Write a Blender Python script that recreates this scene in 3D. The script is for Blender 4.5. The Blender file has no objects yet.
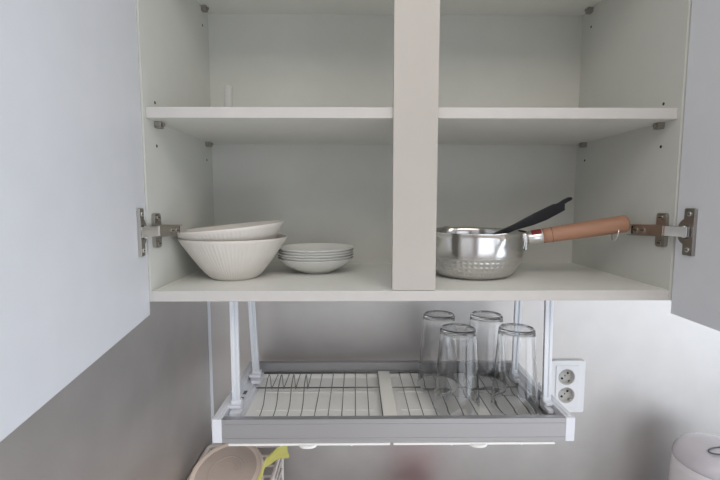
import bpy, bmesh, math, random
from mathutils import Vector, Matrix
random.seed(7)
R = math.radians
PI = math.pi
SC = bpy.context.scene
COL = SC.collection

# ------------------------------------------------------------------ camera
# metres; X right, Y into the wall, Z up; z = 0 is the top of the cabinet's bottom board
cd = bpy.data.cameras.new('camera')
cam = bpy.data.objects.new('camera', cd)
COL.objects.link(cam)
cam.location = (-.0829, -.6086, .1305)
pit, yaw = .0908, .0103
cam.matrix_world = (Matrix.Translation(cam.location) @ Matrix.Rotation(-yaw, 4, 'Z') @
                    Matrix.Rotation(PI/2 - pit, 4, 'X'))
cd.sensor_width = 36.0
cd.lens = 36.0 * 420 / 720
cd.clip_start = .01
SC.camera = cam

# ------------------------------------------------------------------ world, daylight, fill lights, exposure
w = bpy.data.worlds.new('sky'); SC.world = w; w.use_nodes = True
bg = w.node_tree.nodes['Background']
bg.inputs['Color'].default_value = (.78, .87, 1, 1)
bg.inputs['Strength'].default_value = 1.0

def area(name, loc, direction, sx, sy, power, color):
    ld = bpy.data.lights.new(name, 'AREA'); ld.shape = 'RECTANGLE'
    ld.size, ld.size_y, ld.energy, ld.color = sx, sy, power, color
    o = bpy.data.objects.new(name, ld); COL.objects.link(o)
    o.location = loc
    o.rotation_euler = Vector(direction).to_track_quat('-Z', 'Y').to_euler()
    return o
area('window_daylight', (2.14, -1.25, -.30), (-1, .05, 0), 1.85, 2.0, 14, (.86, .93, 1))
area('ceiling_fill', (.05, -1.05, 1.0), (0, .25, -1), 1.5, .9, 13, (1, .94, .87))  # added overhead fill that brightens the cabinet interior, no actual lamp
area('front_fill', (.95, -2.54, -.30), (0, 1, 0), 1.9, 1.7, 6, (1, .97, .93))  # added low front fill for the cabinet and the zone below it
vs = SC.view_settings
vs.view_transform = 'Standard'; vs.look = 'None'; vs.exposure = .42; vs.gamma = 1
vs.use_curve_mapping = False

# ------------------------------------------------------------------ materials
def mat(name, color, rough=.5, metal=0, bump=0, bscale=200, vary=0, vscale=8, stretch=None,
        trans=0, ior=1.45, coat=0, aniso=0, alpha=1, rvary=0):
    m = bpy.data.materials.new(name); m.use_nodes = True
    nt = m.node_tree; b = nt.nodes['Principled BSDF']
    def s(k, v):
        if k in b.inputs: b.inputs[k].default_value = v
    s('Base Color', (*color, 1)); s('Roughness', rough); s('Metallic', metal)
    s('Transmission Weight', trans); s('IOR', ior); s('Coat Weight', coat); s('Alpha', alpha)
    if aniso: s('Anisotropic', aniso)
    tc = nt.nodes.new('ShaderNodeTexCoord'); mp = nt.nodes.new('ShaderNodeMapping')
    nt.links.new(tc.outputs['Object'], mp.inputs['Vector'])
    if stretch: mp.inputs['Scale'].default_value = stretch
    if vary or rvary:
        n = nt.nodes.new('ShaderNodeTexNoise'); n.inputs['Scale'].default_value = vscale
        n.inputs['Detail'].default_value = 5
        nt.links.new(mp.outputs['Vector'], n.inputs['Vector'])
        if vary:
            r = nt.nodes.new('ShaderNodeValToRGB')
            r.color_ramp.elements[0].position = .3; r.color_ramp.elements[1].position = .7
            r.color_ramp.elements[0].color = (*[max(0, c*(1-vary)) for c in color], 1)
            r.color_ramp.elements[1].color = (*[min(1, c*(1+vary)) for c in color], 1)
            nt.links.new(n.outputs['Fac'], r.inputs['Fac'])
            nt.links.new(r.outputs['Color'], b.inputs['Base Color'])
        if rvary:
            mr = nt.nodes.new('ShaderNodeMapRange')
            mr.inputs['To Min'].default_value = rough - rvary; mr.inputs['To Max'].default_value = rough + rvary
            nt.links.new(n.outputs['Fac'], mr.inputs['Value'])
            nt.links.new(mr.outputs['Result'], b.inputs['Roughness'])
    if bump:
        n2 = nt.nodes.new('ShaderNodeTexNoise'); n2.inputs['Scale'].default_value = bscale
        bp = nt.nodes.new('ShaderNodeBump'); bp.inputs['Strength'].default_value = bump
        bp.inputs['Distance'].default_value = .001
        nt.links.new(mp.outputs['Vector'], n2.inputs['Vector'])
        nt.links.new(n2.outputs['Fac'], bp.inputs['Height'])
        nt.links.new(bp.outputs['Normal'], b.inputs['Normal'])
    return m

M = {}
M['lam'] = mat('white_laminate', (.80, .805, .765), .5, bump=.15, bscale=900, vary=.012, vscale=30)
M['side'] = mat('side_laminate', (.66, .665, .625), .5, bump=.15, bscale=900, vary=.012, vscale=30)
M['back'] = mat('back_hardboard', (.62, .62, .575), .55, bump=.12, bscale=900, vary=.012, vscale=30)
M['edge'] = mat('white_edge_band', (.60, .58, .56), .45, bump=.05, bscale=400, vary=.02, vscale=40)
M['stile'] = mat('stile_paint', (.525, .495, .46), .5, vary=.02, vscale=20)
M['doorm'] = mat('door_laminate', (.80, .82, .87), .38, bump=.1, bscale=1200, vary=.015, vscale=25)
M['hole'] = mat('hole_black', (.02, .02, .02), .8)
M['pin'] = mat('pin_metal', (.42, .40, .36), .4, 1)
M['steel'] = mat('brushed_steel_sheet', (.61, .59, .575), .52, 1, bump=.10, bscale=260, vary=.05, vscale=14, rvary=.07)
M['chrome'] = mat('nickel_hinge', (.80, .79, .78), .28, 1)
M['nickel'] = mat('dull_nickel', (.42, .40, .37), .33, 1)
M['alu'] = mat('anodised_aluminium', (.49, .49, .51), .42, .85, bump=.1, bscale=300, stretch=(.03, 1, 1))
M['whitepl'] = mat('white_plastic', (.80, .82, .88), .4)
M['post'] = mat('post_white', (.78, .81, .86), .35, .15)
M['cream'] = mat('cream_plastic', (.88, .87, .82), .45)
M['tray'] = mat('tray_white', (.90, .90, .89), .45)
M['wire'] = mat('dark_steel_wire', (.22, .21, .20), .35, .9)
M['sock'] = mat('socket_white', (.82, .83, .86), .35)
M['sockin'] = mat('socket_well', (.50, .49, .47), .5)
M['bowl'] = mat('cream_porcelain', (.74, .70, .65), .35, vary=.02, vscale=20)
M['dish'] = mat('white_porcelain', (.74, .74, .71), .25, coat=.2)
M['wood'] = mat('beech_handle', (.42, .225, .145), .5, vary=.16, vscale=40, stretch=(.12, 1, 1), bump=.1, bscale=200)
M['woodgroove'] = mat('burnt_groove', (.08, .04, .03), .7)
M['red'] = mat('red_paint', (.22, .03, .03), .4)
M['black'] = mat('black_nylon', (.010, .010, .014), .42, bump=.1, bscale=300)
M['beige'] = mat('beige_plastic', (.86, .72, .63), .45, vary=.02)
M['beigelid'] = mat('beige_lid', (.60, .50, .44), .4, vary=.02)
M['yellow'] = mat('yellow_plastic_film', (.80, .75, .22), .35, trans=.25)
M['basket'] = mat('basket_plastic', (.84, .78, .74), .4)
M['kettle'] = mat('kettle_white', (.80, .77, .80), .25, coat=.4)
M['kettlelid'] = mat('kettle_lid', (.62, .59, .63), .18, coat=.5)
M['greypl'] = mat('grey_plastic', (.12, .12, .13), .3)
M['wallp'] = mat('painted_wall', (.82, .81, .79), .8, vary=.02, bump=.1, bscale=80)
M['wallf'] = mat('painted_wall_beige', (.50, .47, .45), .8, vary=.02)
M['floor'] = mat('floor_vinyl', (.60, .52, .45), .5, vary=.15, vscale=6, stretch=(1, .1, 1))
M['top'] = mat('worktop_stone', (.60, .60, .60), .18, vary=.12, vscale=150)
M['base'] = mat('base_cabinet_white', (.72, .71, .70), .45)
M['redpot'] = mat('red_enamel', (.85, .05, .09), .25, coat=.4)
M['glass'] = mat('clear_glass', (1, 1, 1), 0, trans=1, ior=1.46)
M['tube'] = mat('clear_plastic', (.97, .97, .97), .35, trans=.93, ior=1.08)
M['pane'] = mat('window_glass', (1, 1, 1), .0, trans=1, ior=1.02)

# hammered aluminium for the saucepan: rows of round dimples on the lower wall
def pan_mat():
    m = mat('hammered_aluminium', (.64, .63, .62), .20, 1)
    nt = m.node_tree; b = nt.nodes['Principled BSDF']
    tc = nt.nodes.new('ShaderNodeTexCoord'); sp = nt.nodes.new('ShaderNodeSeparateXYZ')
    nt.links.new(tc.outputs['Object'], sp.inputs[0])
    def mth(op, a, c=None, v=None):
        n = nt.nodes.new('ShaderNodeMath'); n.operation = op
        nt.links.new(a, n.inputs[0])
        if c is not None: nt.links.new(c, n.inputs[1])
        if v is not None: n.inputs[1].default_value = v
        return n.outputs[0]
    th = mth('MULTIPLY', mth('ARCTAN2', sp.outputs['Y'], sp.outputs['X']), v=30)
    zz = mth('MULTIPLY', sp.outputs['Z'], v=2*PI/.0150)
    s = mth('MULTIPLY', mth('SINE', th), mth('SINE', zz))
    s = mth('POWER', mth('ABSOLUTE', s), v=1.6)
    lo = nt.nodes.new('ShaderNodeMapRange'); lo.inputs['From Min'].default_value = .040
    lo.inputs['From Max'].default_value = .032
    nt.links.new(sp.outputs['Z'], lo.inputs['Value'])
    h = mth('MULTIPLY', s, lo.outputs['Result'])
    bp = nt.nodes.new('ShaderNodeBump'); bp.inputs['Strength'].default_value = .5
    bp.inputs['Distance'].default_value = .0018; bp.invert = True
    nt.links.new(h, bp.inputs['Height']); nt.links.new(bp.outputs['Normal'], b.inputs['Normal'])
    mr = nt.nodes.new('ShaderNodeMapRange'); mr.inputs['From Min'].default_value = .030
    mr.inputs['From Max'].default_value = .050
    mr.inputs['To Min'].default_value = .33; mr.inputs['To Max'].default_value = .17
    nt.links.new(sp.outputs['Z'], mr.inputs['Value']); nt.links.new(mr.outputs['Result'], b.inputs['Roughness'])
    return m
M['pan'] = pan_mat()

# ------------------------------------------------------------------ mesh helpers
def box(bm, lo, hi, mi=0, mtx=None):
    vs_ = [bm.verts.new((x, y, z)) for z in (lo[2], hi[2]) for y in (lo[1], hi[1]) for x in (lo[0], hi[0])]
    if mtx:
        for v in vs_: v.co = mtx @ v.co
    for f in ((0, 2, 3, 1), (4, 5, 7, 6), (0, 1, 5, 4), (1, 3, 7, 5), (3, 2, 6, 7), (2, 0, 4, 6)):
        bm.faces.new([vs_[i] for i in f]).material_index = mi
    return vs_

def prism(bm, pts, a0, a1, axis='Y', mi=0):
    """closed outline pts (2-D) pulled along an axis from a0 to a1"""
    def P(p, a):
        return {'Y': (p[0], a, p[1]), 'X': (a, p[0], p[1]), 'Z': (p[0], p[1], a)}[axis]
    A = [bm.verts.new(P(p, a0)) for p in pts]; B = [bm.verts.new(P(p, a1)) for p in pts]
    n = len(pts)
    bm.faces.new(A).material_index = mi; bm.faces.new(B[::-1]).material_index = mi
    for i in range(n):
        bm.faces.new([A[i], B[i], B[(i+1) % n], A[(i+1) % n]]).material_index = mi

def rrect(x0, y0, x1, y1, r, n=5):
    out = []
    for cx, cy, a in ((x1-r, y1-r, 0), (x0+r, y1-r, 90), (x0+r, y0+r, 180), (x1-r, y0+r, 270)):
        for k in range(n+1):
            t = R(a + 90*k/n); out.append((cx + r*math.cos(t), cy + r*math.sin(t)))
    return out

def tube(bm, pts, r, n=8, closed=False, mi=0):
    pts = [Vector(p) for p in pts]; rings = []; up = Vector((.123, .31, .94)).normalized()
    m = len(pts)
    for i, p in enumerate(pts):
        a = pts[(i-1) % m] if closed or i > 0 else p
        b = pts[(i+1) % m] if closed or i < m-1 else p
        d = (b-a).normalized()
        if abs(d.dot(up)) > .97: up = Vector((1, 0, .1)).normalized()
        u = d.cross(up).normalized(); v = d.cross(u).normalized()
        rr = r[i] if isinstance(r, (list, tuple)) else r
        rings.append([bm.verts.new(p + u*rr*math.cos(2*PI*k/n) + v*rr*math.sin(2*PI*k/n)) for k in range(n)])
    for i in range(m if closed else m-1):
        A, B = rings[i], rings[(i+1) % m]
        for k in range(n):
            f = bm.faces.new([A[k], A[(k+1) % n], B[(k+1) % n], B[k]]); f.material_index = mi; f.smooth = True
    if not closed:
        bm.faces.new(rings[0]).material_index = mi; bm.faces.new(rings[-1][::-1]).material_index = mi

def lathe(bm, prof, n=64, ripple=None, mtx=None, mi=0, sharp=False):
    """prof: list of (r, z); r = 0 closes the surface at the axis"""
    rings = []
    for i, (r, z) in enumerate(prof):
        if r < 1e-6:
            rings.append([bm.verts.new((0, 0, z))])
        else:
            ring = []
            for k in range(n):
                a = 2*PI*k/n
                q = r + (ripple(i, a) if ripple else 0)
                ring.append(bm.verts.new((q*math.cos(a), q*math.sin(a), z)))
            rings.append(ring)
    for A, B in zip(rings, rings[1:]):
        for k in range(n):
            k2 = (k+1) % n
            if len(A) == 1 and len(B) == 1: continue
            if len(A) == 1: f = bm.faces.new([A[0], B[k], B[k2]])
            elif len(B) == 1: f = bm.faces.new([A[k], A[k2], B[0]])
            else: f = bm.faces.new([A[k], A[k2], B[k2], B[k]])
            f.smooth = not sharp; f.material_index = mi
    if mtx:
        for ring in rings:
            for v in ring: v.co = mtx @ v.co

def cyl(bm, p0, p1, r, n=24, mi=0):
    tube(bm, [p0, p1], r, n, mi=mi)

def obj(name, bm, mats, parent=None, bevel=0, smooth=None, loc=None):
    bmesh.ops.recalc_face_normals(bm, faces=bm.faces[:])
    me = bpy.data.meshes.new(name); bm.to_mesh(me); bm.free()
    for m in (mats if isinstance(mats, (list, tuple)) else [mats]): me.materials.append(m)
    o = bpy.data.objects.new(name, me); COL.objects.link(o)
    if parent: o.parent = parent
    if loc: o.location = loc
    if smooth:
        for p in me.polygons: p.use_smooth = True
        me.set_sharp_from_angle(angle=R(smooth))
    if bevel:
        b = o.modifiers.new('bevel', 'BEVEL'); b.width = bevel; b.segments = 2
        b.limit_method = 'ANGLE'; b.angle_limit = R(40)
    return o

def boxobj(name, lo, hi, m, parent=None, bevel=.0008):
    bm = bmesh.new(); box(bm, lo, hi); return obj(name, bm, m, parent, bevel)

def tag(o, label, cat, group=None):
    o['label'] = label; o['category'] = cat
    if group: o['group'] = group
    return o

def thing(name, label, cat, loc=(0, 0, 0), rot=(0, 0, 0), group=None):
    o = bpy.data.objects.new(name, None); COL.objects.link(o); o.empty_display_size = .02
    o.location = loc; o.rotation_euler = rot
    return tag(o, label, cat, group)

def struct(o):
    o['kind'] = 'structure'; return o

def dup(root, loc, rot=None, label=None):
    r = root.copy(); COL.objects.link(r); r.location = loc
    if rot is not None: r.rotation_euler = rot
    if label: r['label'] = label
    for ch in list(root.children):
        c = ch.copy(); COL.objects.link(c); c.parent = r
        for g in ch.children:
            d = g.copy(); COL.objects.link(d); d.parent = c
    return r

# ------------------------------------------------------------------ the room
FZ, CZ = -1.43, 1.05
WX0, WX1, WY0, WY1 = -.408, 2.20, -2.6, .30
TOPZ = -.57
struct(boxobj('floor', (WX0-.1, WY0-.1, FZ-.05), (WX1+.1, WY1+.1, FZ), M['floor'], bevel=0))
struct(boxobj('ceiling', (WX0-.1, WY0-.1, CZ), (WX1+.1, WY1+.1, CZ+.05), M['wallp'], bevel=0))
struct(boxobj('wall_back', (WX0-.1, WY1, FZ), (WX1+.1, WY1+.1, CZ), M['steel'], bevel=0))
struct(boxobj('wall_left', (WX0-.1, WY0-.1, FZ), (WX0, WY1, CZ), M['steel'], bevel=0))
fx0, fx1, fz0, fz1 = -.05, 1.95, -1.2, .60
bm = bmesh.new()
box(bm, (WX0, WY0-.1, FZ), (fx0, WY0, CZ)); box(bm, (fx1, WY0-.1, FZ), (WX1+.1, WY0, CZ))
box(bm, (fx0, WY0-.1, FZ), (fx1, WY0, fz0)); box(bm, (fx0, WY0-.1, fz1), (fx1, WY0, CZ))
struct(obj('wall_front', bm, M['wallf']))
bm = bmesh.new()
for a, b in (((fx0, fz0), (fx0+.05, fz1)), ((fx1-.05, fz0), (fx1, fz1)), ((fx0, fz0), (fx1, fz0+.05)), ((fx0, fz1-.05), (fx1, fz1)),
             (((fx0+fx1)/2-.025, fz0), ((fx0+fx1)/2+.025, fz1))):
    box(bm, (a[0], WY0-.07, a[1]), (b[0], WY0-.02, b[1]))
fill_win = struct(obj('fill_window', bm, M['whitepl'], bevel=.003))  # made-up window behind the camera, added to go with the front fill
boxobj('window_pane', (fx0+.04, WY0-.047, fz0+.04), (fx1-.04, WY0-.043, fz1-.04), M['pane'], fill_win, 0)
wy0, wy1, wz0, wz1 = -2.25, -.25, -1.36, .76
bm = bmesh.new()
box(bm, (WX1, WY0, FZ), (WX1+.1, WY1, wz0)); box(bm, (WX1, WY0, wz1), (WX1+.1, WY1, CZ))
box(bm, (WX1, WY0, wz0), (WX1+.1, wy0, wz1)); box(bm, (WX1, wy1, wz0), (WX1+.1, WY1, wz1))
struct(obj('wall_right', bm, M['wallp']))
bm = bmesh.new()
for a, b in (((WX1+.02, wy0, wz0), (WX1+.07, wy0+.05, wz1)), ((WX1+.02, wy1-.05, wz0), (WX1+.07, wy1, wz1)),
             ((WX1+.02, wy0, wz0), (WX1+.07, wy1, wz0+.05)), ((WX1+.02, wy0, wz1-.05), (WX1+.07, wy1, wz1)),
             ((WX1+.02, -1.275, wz0), (WX1+.07, -1.225, wz1))):
    box(bm, a, b)
win = struct(obj('window_1', bm, M['whitepl'], bevel=.003))
boxobj('window_pane', (WX1+.043, wy0+.04, wz0+.04), (WX1+.047, wy1-.04, wz1-.04), M['pane'], win, 0)
# light sealing strip in the corner of the steel splashback
struct(boxobj('trim_1', (WX0, WY1-.004, TOPZ), (WX0+.0065, WY1, -.02), M['post'], bevel=.001))

bc = thing('base_cabinet', 'white base cabinet under the stone worktop', 'cabinet', (0, 0, FZ))
boxobj('body', (WX0+.01, -.27, .10), (1.6, .295, .825), M['base'], bc)
boxobj('plinth', (WX0+.01, -.22, 0), (1.6, .295, .10), M['greypl'], bc)
for k in range(4):
    x0 = WX0+.012+k*.5
    d = boxobj('door', (x0, -.288, .115), (x0+.494, -.27, .815), M['base'], bc)
    bm = bmesh.new(); tube(bm, [(x0+.44, -.288, .65), (x0+.44, -.31, .65), (x0+.44, -.31, .77), (x0+.44, -.288, .77)], .005, 10)
    obj('handle', bm, M['alu'], d)
wt = boxobj('worktop', (WX0+.002, -.30, FZ+.825), (1.62, .298, TOPZ), M['top'], bevel=.003)
tag(wt, 'grey stone worktop below the steel splashback', 'worktop')

# ------------------------------------------------------------------ the wall cabinet
HW, D, T = .382, .283, .0155
TOP = .755
cab = thing('wall_cabinet', 'open two-door white wall cabinet with two inner shelves above the dish rack', 'cabinet')
Z1, Z2 = .2498, .5098
for s in (-1, 1):
    bm = bmesh.new()
    x0, x1 = sorted((s*HW, s*(HW+.018)))
    box(bm, (x0, 0, -T), (x1, .2995, TOP))
    for zc in (Z1-.004, Z2-.004):
        for Y in (.0366, .25):
            for k in (-1, 1):
                z = zc + .0318*k
                cyl(bm, (s*(HW-.0002), Y, z), (s*(HW+.002), Y, z), .0024, 14, 1)
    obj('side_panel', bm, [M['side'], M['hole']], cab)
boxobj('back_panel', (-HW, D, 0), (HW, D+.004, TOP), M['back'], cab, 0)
def board(name, z0, y0, z1, y1=D):
    bm = bmesh.new()
    box(bm, (-HW, y0+.001, z0), (HW, y1, z1), 0)
    b = obj(name, bm, M['lam'], cab)
    e = boxobj('edge_band', (-HW+.0003, y0, z0), (HW-.0003, y0+.0012, z1), M['edge'], b, .0004)
    return b
board('bottom_board', -T, 0, 0, .2995)
board('top_board', TOP-T, 0, TOP)
board('shelf', Z1, .0068, Z1+T)
board('shelf', Z2, .0068, Z2+T)
bm = bmesh.new()
prism(bm, rrect(-.0292, .0006, .0345, TOP-T, .0022), -.0004, .0175, 'Y')
obj('centre_stile', bm, M['stile'], cab, .0007)
for s in (-1, 1):
    for zc in (Z1, Z2):
        for Y in (.0366, .25):
            bm = bmesh.new()
            x0, x1 = sorted((s*HW, s*(HW-.0100)))
            box(bm, (x0, Y-.006, zc-.0078), (x1, Y+.006, zc-.0002))
            box(bm, (x0, Y-.0055, zc-.0098), (x1 if s < 0 else x1, Y+.0055, zc-.0078))
            cyl(bm, (s*(HW-.011), Y, zc-.0045), (s*(HW-.0135), Y, zc-.0045), .0026, 12)
            obj('shelf_pin', bm, M['pin'], cab, .0008)

# doors with their hinges
HZ = .0885
for s, ang in ((-1, 9.8), (1, -2.0)):
    piv = Vector((s*(HW+.0022), -.002, 0))
    bm = bmesh.new()
    x0, x1 = sorted((0, s*.018))
    box(bm, (x0, -.398, -.0345), (x1, 0, TOP-.002))
    d = obj('door', bm, M['doorm'], cab, .0010, loc=piv); d.rotation_euler = (0, 0, R(ang))
    bm = bmesh.new()       # cup flange on the door's inner face
    t = -s
    xs = sorted((0, t*.0032))
    prism(bm, rrect(-.0375, HZ-.033, -.0185, HZ+.033, .0025), xs[0], xs[1], 'X')
    lo = []
    for k in range(17):
        a = -PI/2 + PI*k/16; lo.append((-.0195 + .0125*math.cos(a), HZ + .0175*math.sin(a)))
    prism(bm, lo, xs[0], xs[1]*.9, 'X')
    # raised rim and folded edge
    xe = sorted((0, t*.0046)); box(bm, (xe[0], -.0392, HZ-.0325), (xe[1], -.0368, HZ+.0325))
    for dz in (-.025, .025):
        cyl(bm, (t*.003, -.0285, HZ+dz), (t*.0048, -.0285, HZ+dz), .0035, 14, 1)
        xb = sorted((t*.0044, t*.0052)); box(bm, (xb[0], -.0310, HZ+dz-.0005), (xb[1], -.0260, HZ+dz+.0005), 2)
    # dark cup mouth with the pivot
    cyl(bm, (t*.0028, -.0235, HZ), (t*.0038, -.0235, HZ), .0105, 24, 3)
    cyl(bm, (t*.006, -.024, HZ-.0085), (t*.006, -.024, HZ+.0085), .0022, 12, 1)
    obj('hinge_cup', bm, [M['nickel'], M['chrome'], M['hole'], M['greypl']], d, .0005)
    # arm and mounting plate on the side panel
    bm = bmesh.new()
    def bx(x0, x1, y0, y1, z0, z1, mi=0):
        a, b = sorted((s*(HW-x0), s*(HW-x1))); box(bm, (a, y0, z0), (b, y1, z1), mi)
    pl = rrect(.0095, HZ-.0262, .0295, HZ+.0250, .005)
    a, b = sorted((s*HW, s*(HW-.0050))); prism(bm, pl, a, b, 'X')
    for dz in (-.020, .0185):
        cyl(bm, (s*(HW-.005), .0195, HZ+dz), (s*(HW-.0068), .0195, HZ+dz), .0042, 16, 1)
        bx(.0064, .0070, .0160, .0230, HZ+dz-.0006, HZ+dz+.0006, 2)
    bx(.0, .0060, .028, .070, HZ-.0075, HZ+.0045)            # base under the arm
    mt = Matrix.Translation((0, 0, 0))
    # arm: a U-shaped channel that drops slightly towards the back
    y0, y1 = .001, .081
    def zc(y): return HZ - .0045*(y/.09)
    for xa, xb, hw in ((.0060, .0155, .0088),):
        for top in (1, -1):
            v = []
            for y in (y0, y1):
                for x in (xa, xb):
                    for k in (0, 1):
                        z = zc(y) + top*(hw - k*.0016); v.append(bm.verts.new((s*(HW-x), y, z)))
            for f in ((0, 1, 3, 2), (4, 6, 7, 5), (0, 4, 5, 1), (2, 3, 7, 6), (0, 2, 6, 4), (1, 5, 7, 3)):
                bm.faces.new([v[i] for i in f])
    v = []
    for y in (y0, y1 - .010):
        for x in (.0140, .0158):
            for z in (-.0088, .0088): v.append(bm.verts.new((s*(HW-x), y, zc(y)+z)))
    for f in ((0, 1, 3, 2), (4, 6, 7, 5), (0, 4, 5, 1), (2, 3, 7, 6), (0, 2, 6, 4), (1, 5, 7, 3)):
        bm.faces.new([v[i] for i in f])
    for y, r in ((.042, .0048), (.060, .0055)):
        cyl(bm, (s*(HW-.0155), y, zc(y)), (s*(HW-.0172), y, zc(y)), r, 16, 1)
        bx(.0171, .0175, y-r*.8, y+r*.8, zc(y)-.0006, zc(y)+.0006, 2)
    bx(.0157, .0160, .0660, .0695, zc(.068)-.006, zc(.068)+.006, 2)
    obj('hinge_arm', bm, [M['nickel'], M['pin'], M['hole']], cab, .0005)
    bm = bmesh.new()       # polished link between arm and cup
    pts = [Vector((s*(HW-.0115), .010, HZ)), Vector((s*(HW-.0135), -.004, HZ)), Vector((s*(HW-.0055), -.034, HZ+.0002))]
    for k in range(2):
        p, q = pts[k], pts[k+1]; n = Vector((s*.0022, 0, 0))
        v = [bm.verts.new(c + dn + Vector((0, 0, dz))) for c in (p, q) for dn in (n, -n) for dz in (-.0072, .0072)]
        for f in ((0, 1, 3, 2), (4, 6, 7, 5), (0, 4, 5, 1), (2, 3, 7, 6), (0, 2, 6, 4), (1, 5, 7, 3)):
            bm.faces.new([v[i] for i in f])
    lk = obj('hinge_link', bm, M['chrome'], cab, .0004); lk['label'] = 'polished hinge link'

# ------------------------------------------------------------------ hanging dish rack
rk = thing('dish_rack', 'aluminium and white plastic dish rack hung on four posts under the wall cabinet', 'dish rack', (0, 0, -.2055))
def rz(z): return z + .2055
bm = bmesh.new()           # front rail: extruded profile with shallow grooves
prof = [(.015, -.243), (.015, -.2365), (.0158, -.236), (.0158, -.2350), (.015, -.2345), (.015, -.2135), (.0158, -.2130),
        (.0158, -.2120), (.015, -.2115), (.015, -.2055), (.018, -.2052), (.027, -.2062), (.027, -.2085), (.019, -.2095),
        (.019, -.243)]
prism(bm, [(a, rz(b)) for a, b in prof], -.2912, .2452, 'X')
obj('front_rail', bm, M['alu'], rk)
bm = bmesh.new()
prof = [(.252, -.243), (.252, -.2035), (.249, -.2030), (.240, -.2036), (.240, -.2058), (.2408, -.2062), (.2408, -.222),
        (.240, -.2225), (.240, -.243)]
prism(bm, [(a, rz(b)) for a, b in prof], -.2905, .2445, 'X')
obj('rear_rail', bm, M['alu'], rk)
for s, xo, xi in ((-1, -.3055, -.2910), (1, .2590, .2450)):
    bm = bmesh.new()
    a, b = sorted((xo, xi))
    prism(bm, [(y, rz(z)) for y, z in rrect(.0142, -.2436, .2535, -.2046, .0022)], a, b, 'X')
    # ridge along the top
    c = (a+b)/2
    box(bm, (c-.0018, .020, rz(-.2047)), (c+.0018, .248, rz(-.2034)))
    obj('side_rail', bm, M['whitepl'], rk, .0006)
    bm = bmesh.new()       # stepped aluminium ledge inside the rail
    q = .0 if s < 0 else 1
    a, b = sorted((xi, xi - s*.012)); box(bm, (a, .028, rz(-.2400)), (b, .239, rz(-.2165)))
    a, b = sorted((xi - s*.012, xi - s*.018)); box(bm, (a, .028, rz(-.2400)), (b, .239, rz(-.2225)))
    for yk in (.10, .125):
        a, b = sorted((xi - s*.003, xi - s*.009)); box(bm, (a, yk, rz(-.2166)), (b, yk+.014, rz(-.2160)), 1)
    obj('side_ledge', bm, [M['whitepl'] if s < 0 else M['alu'], M['greypl']], rk, .0006)
# hanging posts: two ribs with a groove, each with its clip
for X, Y, x2 in ((-.2822, .068, -.2822), (-.2775, .190, -.2860), (.2400, .072, .2370), (.2300, .190, .2340)):
    bm = bmesh.new()
    pf = [(-.0066, -.003), (-.0020, -.003), (-.0012, -.0012), (.0012, -.0012), (.0020, -.003), (.0066, -.003), (.0066, .003), (-.0066, .003)]
    zb, zt = rz(-.214), rz(-.0157)
    A = [bm.verts.new((X+p, Y+q, zb)) for p, q in pf]; B = [bm.verts.new((x2+p, Y+q, zt)) for p, q in pf]
    bm.faces.new(A); bm.faces.new(B[::-1])
    for i in range(8): bm.faces.new([A[i], B[i], B[(i+1) % 8], A[(i+1) % 8]])
    po = obj('post', bm, M['post'], rk, .0004)
    bm = bmesh.new()
    s = -1 if X < 0 else 1
    for (dx0, dx1, dy0, dy1, z0, z1) in ((-.0105, .0085, -.010, .010, -.2175, -.2060), (-.0125, .0105, -.014, -.004, -.2075, -.2030),
                                         (-.006, .012, -.024, -.006, -.2155, -.2100), (-.009, .009, -.0045, .0075, -.2080, -.1985)):
        if s > 0: dx0, dx1 = max(-dx1, -.0078), -dx0*.4
        prism(bm, rrect(X+dx0, Y+dy0, X+dx1, Y+dy1, .0028, 3), rz(z0), rz(z1), 'Z')
    obj('clip', bm, M['whitepl'], po, .0006)
# wires
WZ = rz(-.2215)
for i in range(23):
    x = -.2645 + .0226*i
    if abs(x) > .252: continue
    bm = bmesh.new()
    if i < 5:
        p = [(x, .029, WZ), (x, .070, WZ), (x, .088, WZ+.005), (x, .108, WZ+.026), (x, .125, WZ+.034), (x, .138, WZ+.036),
             (x, .146, WZ+.030), (x, .156, WZ+.004), (x, .160, WZ-.0015), (x, .165, WZ), (x, .239, WZ)]
    else:
        p = [(x, .029, WZ), (x, .13, WZ), (x, .239, WZ)]
    tube(bm, p, .0008, 8)
    obj('wire', bm, M['wire'], rk)
for Y in (.030, .166, .236):
    bm = bmesh.new(); tube(bm, [(-.274, Y, WZ-.0018), (.226, Y, WZ-.0018)], .0013, 8)
    obj('cross_wire', bm, M['wire'], rk)
boxobj('divider_strip', (-.0375, .0275, WZ+.0012), (-.0140, .232, WZ+.0032), M['cream'], rk, .0008)
for x0, x1, xt in ((-.2785, -.0315, -.1575), (-.0225, .2290, .1090)):
    bm = bmesh.new()
    zb, zf, zt = rz(-.2470), rz(-.2350), rz(-.2260)
    if x1 > .1: x0, x1 = x0, .2262
    box(bm, (x0, .0300, zb+.003), (x1, .2385, zf))
    box(bm, (x0, .0300, zf), (x0+.003, .2385, zt)); box(bm, (x1-.003, .0300, zf), (x1, .2385, zt))
    box(bm, (x0+.003, .0300, zf), (x1-.003, .033, zt)); box(bm, (x0+.003, .2355, zf), (x1-.003, .2385, zt))
    box(bm, (x0+.02, .10, zf), (x1-.02, .1025, zf+.0015)); box(bm, (x0+.02, .17, zf), (x1-.02, .1725, zf+.0015))
    box(bm, (x0-.002, .0128, zb), (x1+.002, .040, zb+.0032))
    for xn in (-.062, .048):
        cyl(bm, (xt+.02+xn, .016, zb-.0018), (xt+.02+xn, .016, zb+.001), .0022, 10)
    pts = [(xt+.0145*math.cos(PI+PI*k/12), .018 + .011*math.sin(PI+PI*k/12)) for k in range(13)]
    prism(bm, pts, zb-.0022, zb+.002, 'Z')
    obj('drip_tray', bm, M['tray'], rk, .0006)

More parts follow.
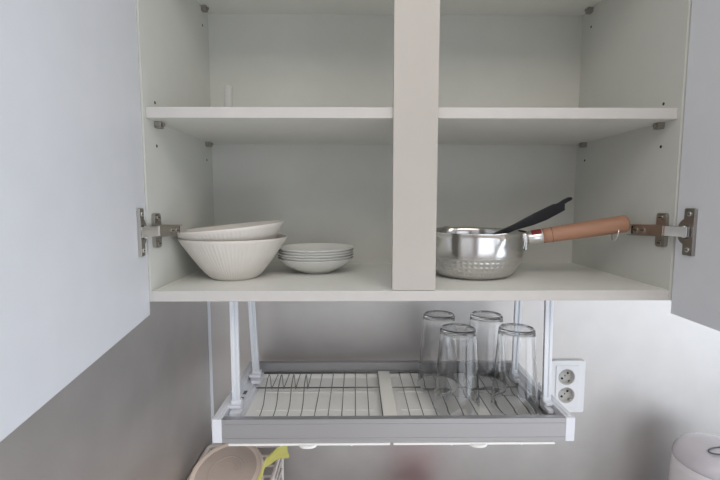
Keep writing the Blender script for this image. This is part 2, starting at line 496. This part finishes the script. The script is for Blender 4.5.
# ------------------------------------------------------------------ tumblers upside down on the rack
def tumbler():
    t = thing('drinking_glass', '', 'glass', group='upturned glasses on the dish rack')
    bm = bmesh.new()
    H = .1385
    ro = lambda z: .0395 - .0100*(z/H)**.92
    prof = [(ro(0)-.0010, .0005), (ro(0)-.0007, 0), (ro(0)-.0002, .0002), (ro(0), .0010)]
    for k in range(1, 12): z = .001 + (H-.0045)*k/11; prof.append((ro(z), z))
    prof += [(ro(H)-.0004, H-.0016), (ro(H)-.0022, H-.0001), (ro(H)-.0045, H), (ro(H)-.008, H-.0012), (0, H-.0016)]
    inn = [(0, H-.0125), (ro(H)-.0075, H-.0118), (ro(H)-.0040, H-.0095), (ro(H)-.0026, H-.006)]
    inn2 = []
    for k in range(10, 0, -1): z = .001 + (H-.0135)*k/10; inn2.append((ro(z)-.0013, z))
    inn = [(0, H-.0070), (ro(H)-.0085, H-.0067), (ro(H)-.0045, H-.0060), (ro(H)-.0028, H-.0090)] + inn2[0:]
    inn[3] = (ro(H)-.0020, H-.0092)
    full = prof + inn + [prof[0]]
    lathe(bm, full[:-1], 72)
    # close between the last inner ring and the mouth
    bmesh.ops.remove_doubles(bm, verts=bm.verts[:], dist=1e-6)
    edges = [e for e in bm.edges if len(e.link_faces) == 1]
    bmesh.ops.bridge_loops(bm, edges=edges)
    for f in bm.faces: f.smooth = True
    obj('glass_wall', bm, M['glass'], t)
    return t
g0 = tumbler()
gz = -.2215 + .0011
GL = [((.0905, .0850, gz), (R(0), R(-.6), .3), 'clear upturned glass, front left of the four beside the divider strip'),
      ((.1905, .0850, gz), (0, R(-1.0), 1.9), 'clear upturned glass, front right of the four by the right post'),
      ((.0760, .1740, gz), (0, R(1.5), 3.0), 'clear upturned glass, back left of the four, nearest the divider strip'),
      ((.1655, .1710, gz), (0, 0, 4.4), 'clear upturned glass, back right of the four by the rear rail')]
for i, (l, r, lab) in enumerate(GL):
    if i == 0:
        g0.location = l; g0.rotation_euler = (0, 0, r[2]); g0['label'] = lab
    else:
        dup(g0, l, (0, 0, r[2]), lab)

# ------------------------------------------------------------------ bowls
def fluted_bowl():
    bm = bmesh.new()
    H = .0705
    prof = [(0, .0025), (.030, .0025), (.0335, .0005), (.0370, .0), (.0395, .0015)]
    nb = len(prof)
    for k in range(1, 15):
        t = k/14; z = .0015 + (H-.0025)*t
        r = .0395 + .0510*(t**.84)
        prof.append((r, z))
    n_out = len(prof)
    prof += [(.0903, H-.0003), (.0893, H), (.0880, H-.0008)]
    for k in range(13, 0, -1):
        t = k/14; z = .0055 + (H-.0065)*t
        prof.append((.0360 + .0515*(t**.84), z))
    prof += [(.030, .0062), (0, .0058)]
    def rip(i, a):
        if nb+0 <= i < n_out-1:
            return .00026*math.cos(84*a)
        return 0
    lathe(bm, prof, 480, rip)
    return bm
lb = tag(obj('large_bowl', fluted_bowl(), M['bowl']), 'cream fluted porcelain bowl, lower of the two nested on the cabinet floor', 'bowl', 'nested fluted bowls in the cabinet')
lb.location = (-.2925, .116, .0002)
ub = lb.copy(); COL.objects.link(ub)
ub['label'] = 'cream fluted porcelain bowl, tilted upper one nested in the other fluted bowl'
ub.location = (-.2912, .1165, .0186); ub.rotation_euler = (R(.8), R(-5.2), 0)

bm = bmesh.new()
H = .0275
prof = [(0, .002), (.0260, .002), (.0270, 0), (.0290, 0), (.0300, .0022)]
for k in range(1, 11):
    t = k/10; prof.append((.0300 + .0400*(math.sin(t*PI/2)*.42 + .58*t), .0022 + (H-.0028)*(t**1.2)))
prof += [(.0707, H-.0001), (.0706, H+.0005), (.0694, H+.0006), (.0687, H-.0003)]
for k in range(9, 0, -1):
    t = k/10; prof.append((.0284 + .0400*(math.sin(t*PI/2)*.42 + .58*t), .0042 + (H-.0048)*(t**1.2)))
prof += [(.022, .0042), (0, .004)]
lathe(bm, prof, 96)
sb = obj('small_dish', bm, M['dish'])
LAB = ['white small dish, bottom of the stack of five', 'white small dish, second from the bottom of the stack',
       'white small dish, middle of the stack of five', 'white small dish, second from the top of the stack',
       'white small dish, topmost of the stack beside the fluted bowls']
for k in range(5):
    o = sb if k == 0 else sb.copy()
    if k: COL.objects.link(o)
    tag(o, LAB[k], 'dish', 'stacked small dishes on the cabinet floor')
    o.location = (-.1570 + .0006*math.sin(k*2.1), .172, 0.0002 + .0047*k); o.rotation_euler = (0, 0, k*.9)

# ------------------------------------------------------------------ saucepan
PX, PY = .1260, .1370
pan = thing('saucepan', 'silver hammered saucepan with wooden handle on the cabinet floor', 'saucepan', (PX, PY, .0003), (0, 0, R(-14)))
bm = bmesh.new()
H = .0795
out = [(0, 0), (.052, 0), (.060, .0012), (.068, .0055), (.0745, .0125), (.0800, .0220), (.0838, .0330), (.0862, .0450), (.0875, .0580), (.0882, .0700), (.0888, .0770), (.0900, .0792), (.0897, H), (.0884, .0788), (.0872, .0765)]
inn = [(.0866, .0700), (.0859, .0580), (.0846, .0450), (.0822, .0330), (.0784, .0225), (.0728, .0135), (.0660, .0070), (.0590, .0030), (.052, .0018), (0, .0018)]
lathe(bm, out + inn, 128)
sa = R(122)                                        # pouring lip on the far rim
for v in bm.verts:
    if v.co.z > .066:
        a = math.atan2(v.co.y, v.co.x)
        for c0 in (sa, sa - PI):
            d = (a - c0 + PI) % (2*PI) - PI
            g = math.exp(-(d/.085)**2) * min(1, (v.co.z-.066)/.013)
            r = math.hypot(v.co.x, v.co.y); q = (r + .0055*g)/r
            v.co.x *= q; v.co.y *= q; v.co.z += .0018*g
obj('pan_body', bm, M['pan'], pan)
# handle runs out along local +X, rising
hd = Vector((.161, 0, .029)).normalized(); h0 = Vector((.0875, 0, .0665))
def hp(s, dz=0): return h0 + hd*s + Vector((0, 0, dz))
bm = bmesh.new()                                   # bracket plate, rivets
prism(bm, rrect(-.0150, .046, .0150, .0765, .004), .0868, .0895, 'X')
for y in (-.009, .009):
    for z in (.053, .070): lathe(bm, [(0, .003), (.0022, .0024), (.0032, 0)], 12, mtx=Matrix.Translation((.0893, y, z)) @ Matrix.Rotation(PI/2, 4, 'Y'))
tube(bm, [hp(0), hp(.008)], .0075, 20)
obj('handle_bracket', bm, M['pan'], pan)
bm = bmesh.new()
tube(bm, [hp(.004), hp(.006), hp(.029), hp(.0295)], [.0108, .0116, .0124, .0120], 28)
obj('ferrule', bm, M['chrome'], pan)
bm = bmesh.new()                                   # dark red mark on the ferrule
q = hd.to_track_quat('X', 'Z').to_matrix().to_4x4()
for k in range(6):
    a0, a1 = R(185+k*10), R(195+k*10)
    v = []
    for sx in (.011, .027):
        for a in (a0, a1):
            v.append(bm.verts.new(hp(sx) + (q @ Vector((0, .0126*math.sin(a), -.0126*math.cos(a))))))
    bm.faces.new([v[0], v[1], v[3], v[2]])
bmesh.ops.remove_doubles(bm, verts=bm.verts[:], dist=1e-6)
bmesh.ops.solidify(bm, geom=bm.faces[:], thickness=.0003)
obj('ferrule_mark', bm, M['red'], pan)
bm = bmesh.new()
L0, L1 = .0290, .1560
pts, rr = [], []
for k in range(13):
    t = k/12; pts.append(hp(L0 + (L1-L0)*t)); rr.append(.0126 + .0016*math.sin(t*PI*.5))
pts += [hp(L1+.003), hp(L1+.0055), hp(L1+.0065)]; rr += [.0132, .0100, .0055]
tube(bm, pts, rr, 28)
wh = obj('handle', bm, M['wood'], pan)
bm = bmesh.new(); tube(bm, [hp(.0430), hp(.0437)], .01325, 28)
obj('groove', bm, M['woodgroove'], wh)
bm = bmesh.new()                                   # wire hanging ring through the handle end
c = hp(.1430, -.0135)
ring = [c + Vector((.0035*math.sin(2*PI*k/28)*.6, .0135*math.cos(2*PI*k/28), .0130*math.sin(2*PI*k/28))) for k in range(28)]
tube(bm, ring, .0010, 8, True)
obj('hanging_ring', bm, M['chrome'], pan)

# black utensil leaning in the pan
ax = Vector((.242, .0, .1020)); Lh = ax.length
ut = thing('cooking_utensil', 'black plastic cooking utensil leaning in the saucepan, handle pointing right', 'utensil', (.0600, .150, .0210))
ut.rotation_euler = (0, -R(23.8), 0)
bm = bmesh.new()
o1 = [(.008, -.004), (.11, -.005), (.157, -.005), (.19, -.0095), (.215, -.0105), (.252, -.0075), (.2535, -.003), (.256, .002), (.246, .008), (.236, .010), (.20, .0088), (.157, .0052), (.11, .005), (.008, .004)]
prism(bm, [(a, b*1.05) for a, b in o1], -.006, -.0005, 'Y'); obj('upper_arm', bm, M['black'], ut, .0010)
bm = bmesh.new()
o2 = [(.012, -.004), (.157, -.0055), (.19, -.0102), (.222, -.0115), (.244, -.0085), (.240, -.001), (.19, .001), (.157, .0005), (.02, .001)]
prism(bm, [(a, b*1.05) for a, b in o2], .0005, .006, 'Y'); obj('lower_arm', bm, M['black'], ut, .0010)
bm = bmesh.new()
prism(bm, [(.248, .0005), (.262, .0035), (.270, .0040), (.2725, .0062), (.2715, .0092), (.268, .0105), (.258, .0100), (.247, .0080)], -.005, .003, 'Y')
obj('end_peg', bm, M['black'], ut, .0008)

# small clear tube on the shelf
tb = bmesh.new()
lathe(tb, [(0, 0), (.0066, 0), (.0072, .0008), (.0072, .066), (.0068, .0665), (.0064, .066), (.0062, .0018), (0, .0015)], 32)
tb = obj('clear_tube', tb, M['tube'])
tag(tb, 'small faint clear tube standing at the left on the upper shelf', 'tube')
tb.location = (-.3060, .150, Z1+T+.0003)

# ------------------------------------------------------------------ socket
so = thing('wall_socket', 'white double wall socket on the steel splashback beside the rack post', 'socket', (.3905, .2998, -.2815))
def cut(o, cutter_bm):
    cme = bpy.data.meshes.new('cut'); bmesh.ops.recalc_face_normals(cutter_bm, faces=cutter_bm.faces[:]); cutter_bm.to_mesh(cme); cutter_bm.free()
    co = bpy.data.objects.new('cut', cme); COL.objects.link(co); co.location = o.matrix_basis.translation
    co.parent = o.parent
    md = o.modifiers.new('b', 'BOOLEAN'); md.operation = 'DIFFERENCE'; md.object = co; md.solver = 'EXACT'
    bpy.context.view_layer.update()
    dg = bpy.context.evaluated_depsgraph_get()
    me = bpy.data.meshes.new_from_object(o.evaluated_get(dg))
    o.modifiers.remove(md); o.data = me
    bpy.data.objects.remove(co, do_unlink=True)
bm = bmesh.new(); prism(bm, rrect(-.0390, -.0590, .0375, .0605, .004), -.0095, 0, 'Y')
pl = obj('face_plate', bm, M['sock'], so)
cb = bmesh.new()
WELL = ((-.0045, .0235), (-.0035, -.0185))
for x, z in WELL: cyl(cb, (x, -.02, z), (x, -.0012, z), .0182, 48)
cut(pl, cb)
bm = bmesh.new(); prism(bm, rrect(-.0285, -.0475, .0245, .0500, .003), -.0112, -.0094, 'Y')
fr = obj('inner_frame', bm, M['sock'], so)
cb = bmesh.new()
for x, z in WELL: cyl(cb, (x, -.02, z), (x, .002, z), .0182, 48)
cut(fr, cb)
for o in (pl, fr):
    b = o.modifiers.new('bevel', 'BEVEL'); b.width = .0010; b.segments = 2; b.limit_method = 'ANGLE'; b.angle_limit = R(40)
for x, z in WELL:
    bm = bmesh.new()
    lathe(bm, [(.0181, -.0108), (.0170, -.0108), (.0166, -.0024), (0, -.0024)], 48, mtx=Matrix.Translation((x, 0, z)) @ Matrix(((1, 0, 0, 0), (0, 0, 1, 0), (0, 1, 0, 0), (0, 0, 0, 1))))
    for a in (20, 200):
        px, pz = x + .0088*math.cos(R(a+25)), z + .0088*math.sin(R(a+25))
        cyl(bm, (px, -.0030, pz), (px, -.0022, pz), .0026, 14, 1)
    for a in (-70, 110):
        px, pz = x + .0150*math.cos(R(a+20)), z + .0150*math.sin(R(a+20))
        box(bm, (px-.0018, -.0095, pz-.0018), (px+.0018, -.0023, pz+.0018), 2)
    box(bm, (x-.0012, -.0034, z-.0012), (x+.0012, -.0022, z+.0012), 1)
    obj('outlet_well', bm, [M['sockin'], M['hole'], M['pin']], so)

# ------------------------------------------------------------------ kettle at the right edge
kt = thing('electric_kettle', 'glossy white kettle with domed lid on the worktop at the right edge', 'kettle', (.6440, .185, TOPZ))
kt.scale = (.93, .93, .850)
bm = bmesh.new()
lathe(bm, [(0, .001), (.070, .001), (.078, .004), (.082, .015), (.0835, .05), (.0830, .13), (.0805, .190), (.0785, .2060), (.077, .2085), (0, .2085)], 96)
obj('kettle_body', bm, M['kettle'], kt)
bm = bmesh.new()
lathe(bm, [(0, .2070), (.0768, .2070), (.0790, .2095), (.0795, .2130), (.0780, .2210), (.0745, .2300), (.0690, .2390), (.0600, .2475), (.0470, .2540), (.0300, .2580), (.0150, .2592), (0, .2595)], 96)
ld = obj('lid', bm, M['kettlelid'], kt)
bm = bmesh.new()                                   # oval grip recess with dark seam on the lid
N = 40
ell = []
for k in range(N):
    a = 2*PI*k/N; x, y = .030*math.cos(a) - .016, .0115*math.sin(a) - .030
    r = math.hypot(x, y); z = .2595 - .0005*(r/.015) - .95*r*r*(1 + 14*r*0) * 1.05
    ell.append((x, y, z + .0018))
tube(bm, ell, .0017, 8, True)
obj('grip_seam', bm, M['greypl'], ld)
bm = bmesh.new()
tube(bm, [(.078, 0, .19), (.105, 0, .195), (.128, 0, .17), (.130, 0, .11), (.115, 0, .06), (.081, 0, .045)], .011, 16)
obj('handle', bm, M['kettle'], kt)

# ------------------------------------------------------------------ basket, beige tub and yellow bag at the left
bk = thing('dish_basket', 'off-white slatted plastic basket on the worktop holding the beige tub', 'basket', (-.3225, .160, TOPZ))
bm = bmesh.new()
X0, X1, Y0, Y1 = -.0790, .0790, -.103, .105
prism(bm, rrect(X0+.002, Y0+.002, X1-.002, Y1-.002, .015), .050, .0545, 'Z')
for x in (X0+.015, X1-.015):
    for y in (Y0+.015, Y1-.015): cyl(bm, (x, y, 0), (x, y, .0505), .006, 12)
obj('basket_floor', bm, M['basket'], bk)
bm = bmesh.new(); tube(bm, [(x, y, .171) for x, y in rrect(X0, Y0, X1, Y1, .012, 4)], .0042, 10, True)
obj('rim', bm, M['basket'], bk)
for z in (.075, .100, .124, .147):
    bm = bmesh.new(); tube(bm, [(x, y, z) for x, y in rrect(X0, Y0, X1, Y1, .012, 4)], .0026, 8, True)
    obj('slat', bm, M['basket'], bk)
for x in (X0, X1):
    for y in (Y0+.008, 0, Y1-.006):
        bm = bmesh.new(); tube(bm, [(x, y, .048), (x, y, .171)], .0036, 10); obj('upright', bm, M['basket'], bk)

n = Vector((-.13, -.33, .935)).normalized()
c = Vector((-.3250, .1320, -.3690))
qr = n.to_track_quat('Z', 'Y').to_euler()
tub = thing('food_container', 'round beige plastic tub with lid, tilted in the basket by the left wall', 'container', c - n*.128, qr)
bm = bmesh.new()
lathe(bm, [(0, 0), (.050, 0), (.054, .003), (.0565, .03), (.0600, .08), (.0625, .118), (.0635, .120), (.0605, .120), (.055, .03), (.052, .003), (0, .0028)], 72)
obj('tub_body', bm, M['beige'], tub)
bm = bmesh.new()
lathe(bm, [(.0640, .110), (.0672, .1105), (.0685, .1140), (.0688, .1220), (.0680, .1272), (.0660, .1290), (.0625, .1290), (.0590, .1284), (.0575, .1280)], 96)
lathe(bm, [(.0576, .1280), (.0570, .1274), (.0560, .1274), (.0345, .1274), (.0335, .1274), (.0330, .1280), (.0322, .1280), (.0317, .1274), (.0308, .1274), (0, .1274)], 96, mi=1)
for r0 in (.020,):
    for k in range(9):
        a = R(30 + k*15); p = Vector((r0*math.cos(a), r0*math.sin(a), .1275))
        box(bm, p - Vector((.0014, .0014, .0002)), p + Vector((.0014, .0014, .0006)), 1)
prism(bm, [(-.072, -.012), (-.076, -.006), (-.076, .006), (-.072, .012), (-.064, .016), (-.064, -.016)], .1150, .1180, 'Z')
obj('lid', bm, [M['beige'], M['beigelid']], tub)

def film(pts_rows, thick, name, m):
    bm = bmesh.new()
    rows = [[bm.verts.new(p) for p in r] for r in pts_rows]
    for a, b in zip(rows, rows[1:]):
        for k in range(len(a)-1):
            f = bm.faces.new([a[k], a[k+1], b[k+1], b[k]]); f.smooth = True
    bmesh.ops.recalc_face_normals(bm, faces=bm.faces[:])
    bmesh.ops.solidify(bm, geom=bm.faces[:], thickness=thick)
    o = obj(name, bm, m); sd = o.modifiers.new('s', 'SUBSURF'); sd.levels = 1; sd.render_levels = 1
    return o
rows = []
for t in range(11):
    u = t/10
    if u < .5:      # wraps up round the tub's right side
        a = u/.5; cx = Vector((-.2780 + .0260*a + .005*math.sin(PI*a), .074 + .056*a - .005*math.sin(PI*a), -.4000 + .048*a)); wd = .008 - .003*a; dirn = Vector((.25, -.2, -1)).normalized()
    else:           # spreads into a crumpled corner
        a = (u-.5)/.5; cx = Vector((-.2520 + .0420*a, .130 + .014*a, -.3520 + .0170*math.sin(a*1.8))); wd = .006 + .0125*a; dirn = Vector((.12, .1, -1)).normalized()
    rows.append([cx + dirn*wd*(k/2.5-1) + Vector((0, .0042*math.sin(k*1.9+t*1.3), .0028*math.cos(t*2.3+k*1.7))) for k in range(6)])
yb = film(rows, .0006, 'plastic_bag', M['yellow'])
tag(yb, 'crumpled yellow plastic bag end sticking out beside the beige tub', 'bag')

# red mug on the worktop: too low for the picture, but the steel wall mirrors it
mg = thing('mug', 'red mug on the worktop below the rack, mirrored faintly in the steel wall', 'mug', (.056, .185, TOPZ+.0003), (0, 0, .6))
bm = bmesh.new()
lathe(bm, [(0, .001), (.032, .001), (.034, 0), (.037, .004), (.041, .030), (.042, .090), (.0415, .095), (.0400, .0945), (.0385, .090), (.0375, .030), (.033, .006), (0, .0055)], 64)
obj('mug_body', bm, M['redpot'], mg)
bm = bmesh.new(); tube(bm, [(.040, 0, .078), (.056, 0, .078), (.066, 0, .066), (.067, 0, .046), (.058, 0, .028), (.0395, 0, .022)], .0048, 12)
obj('handle', bm, M['redpot'], mg)
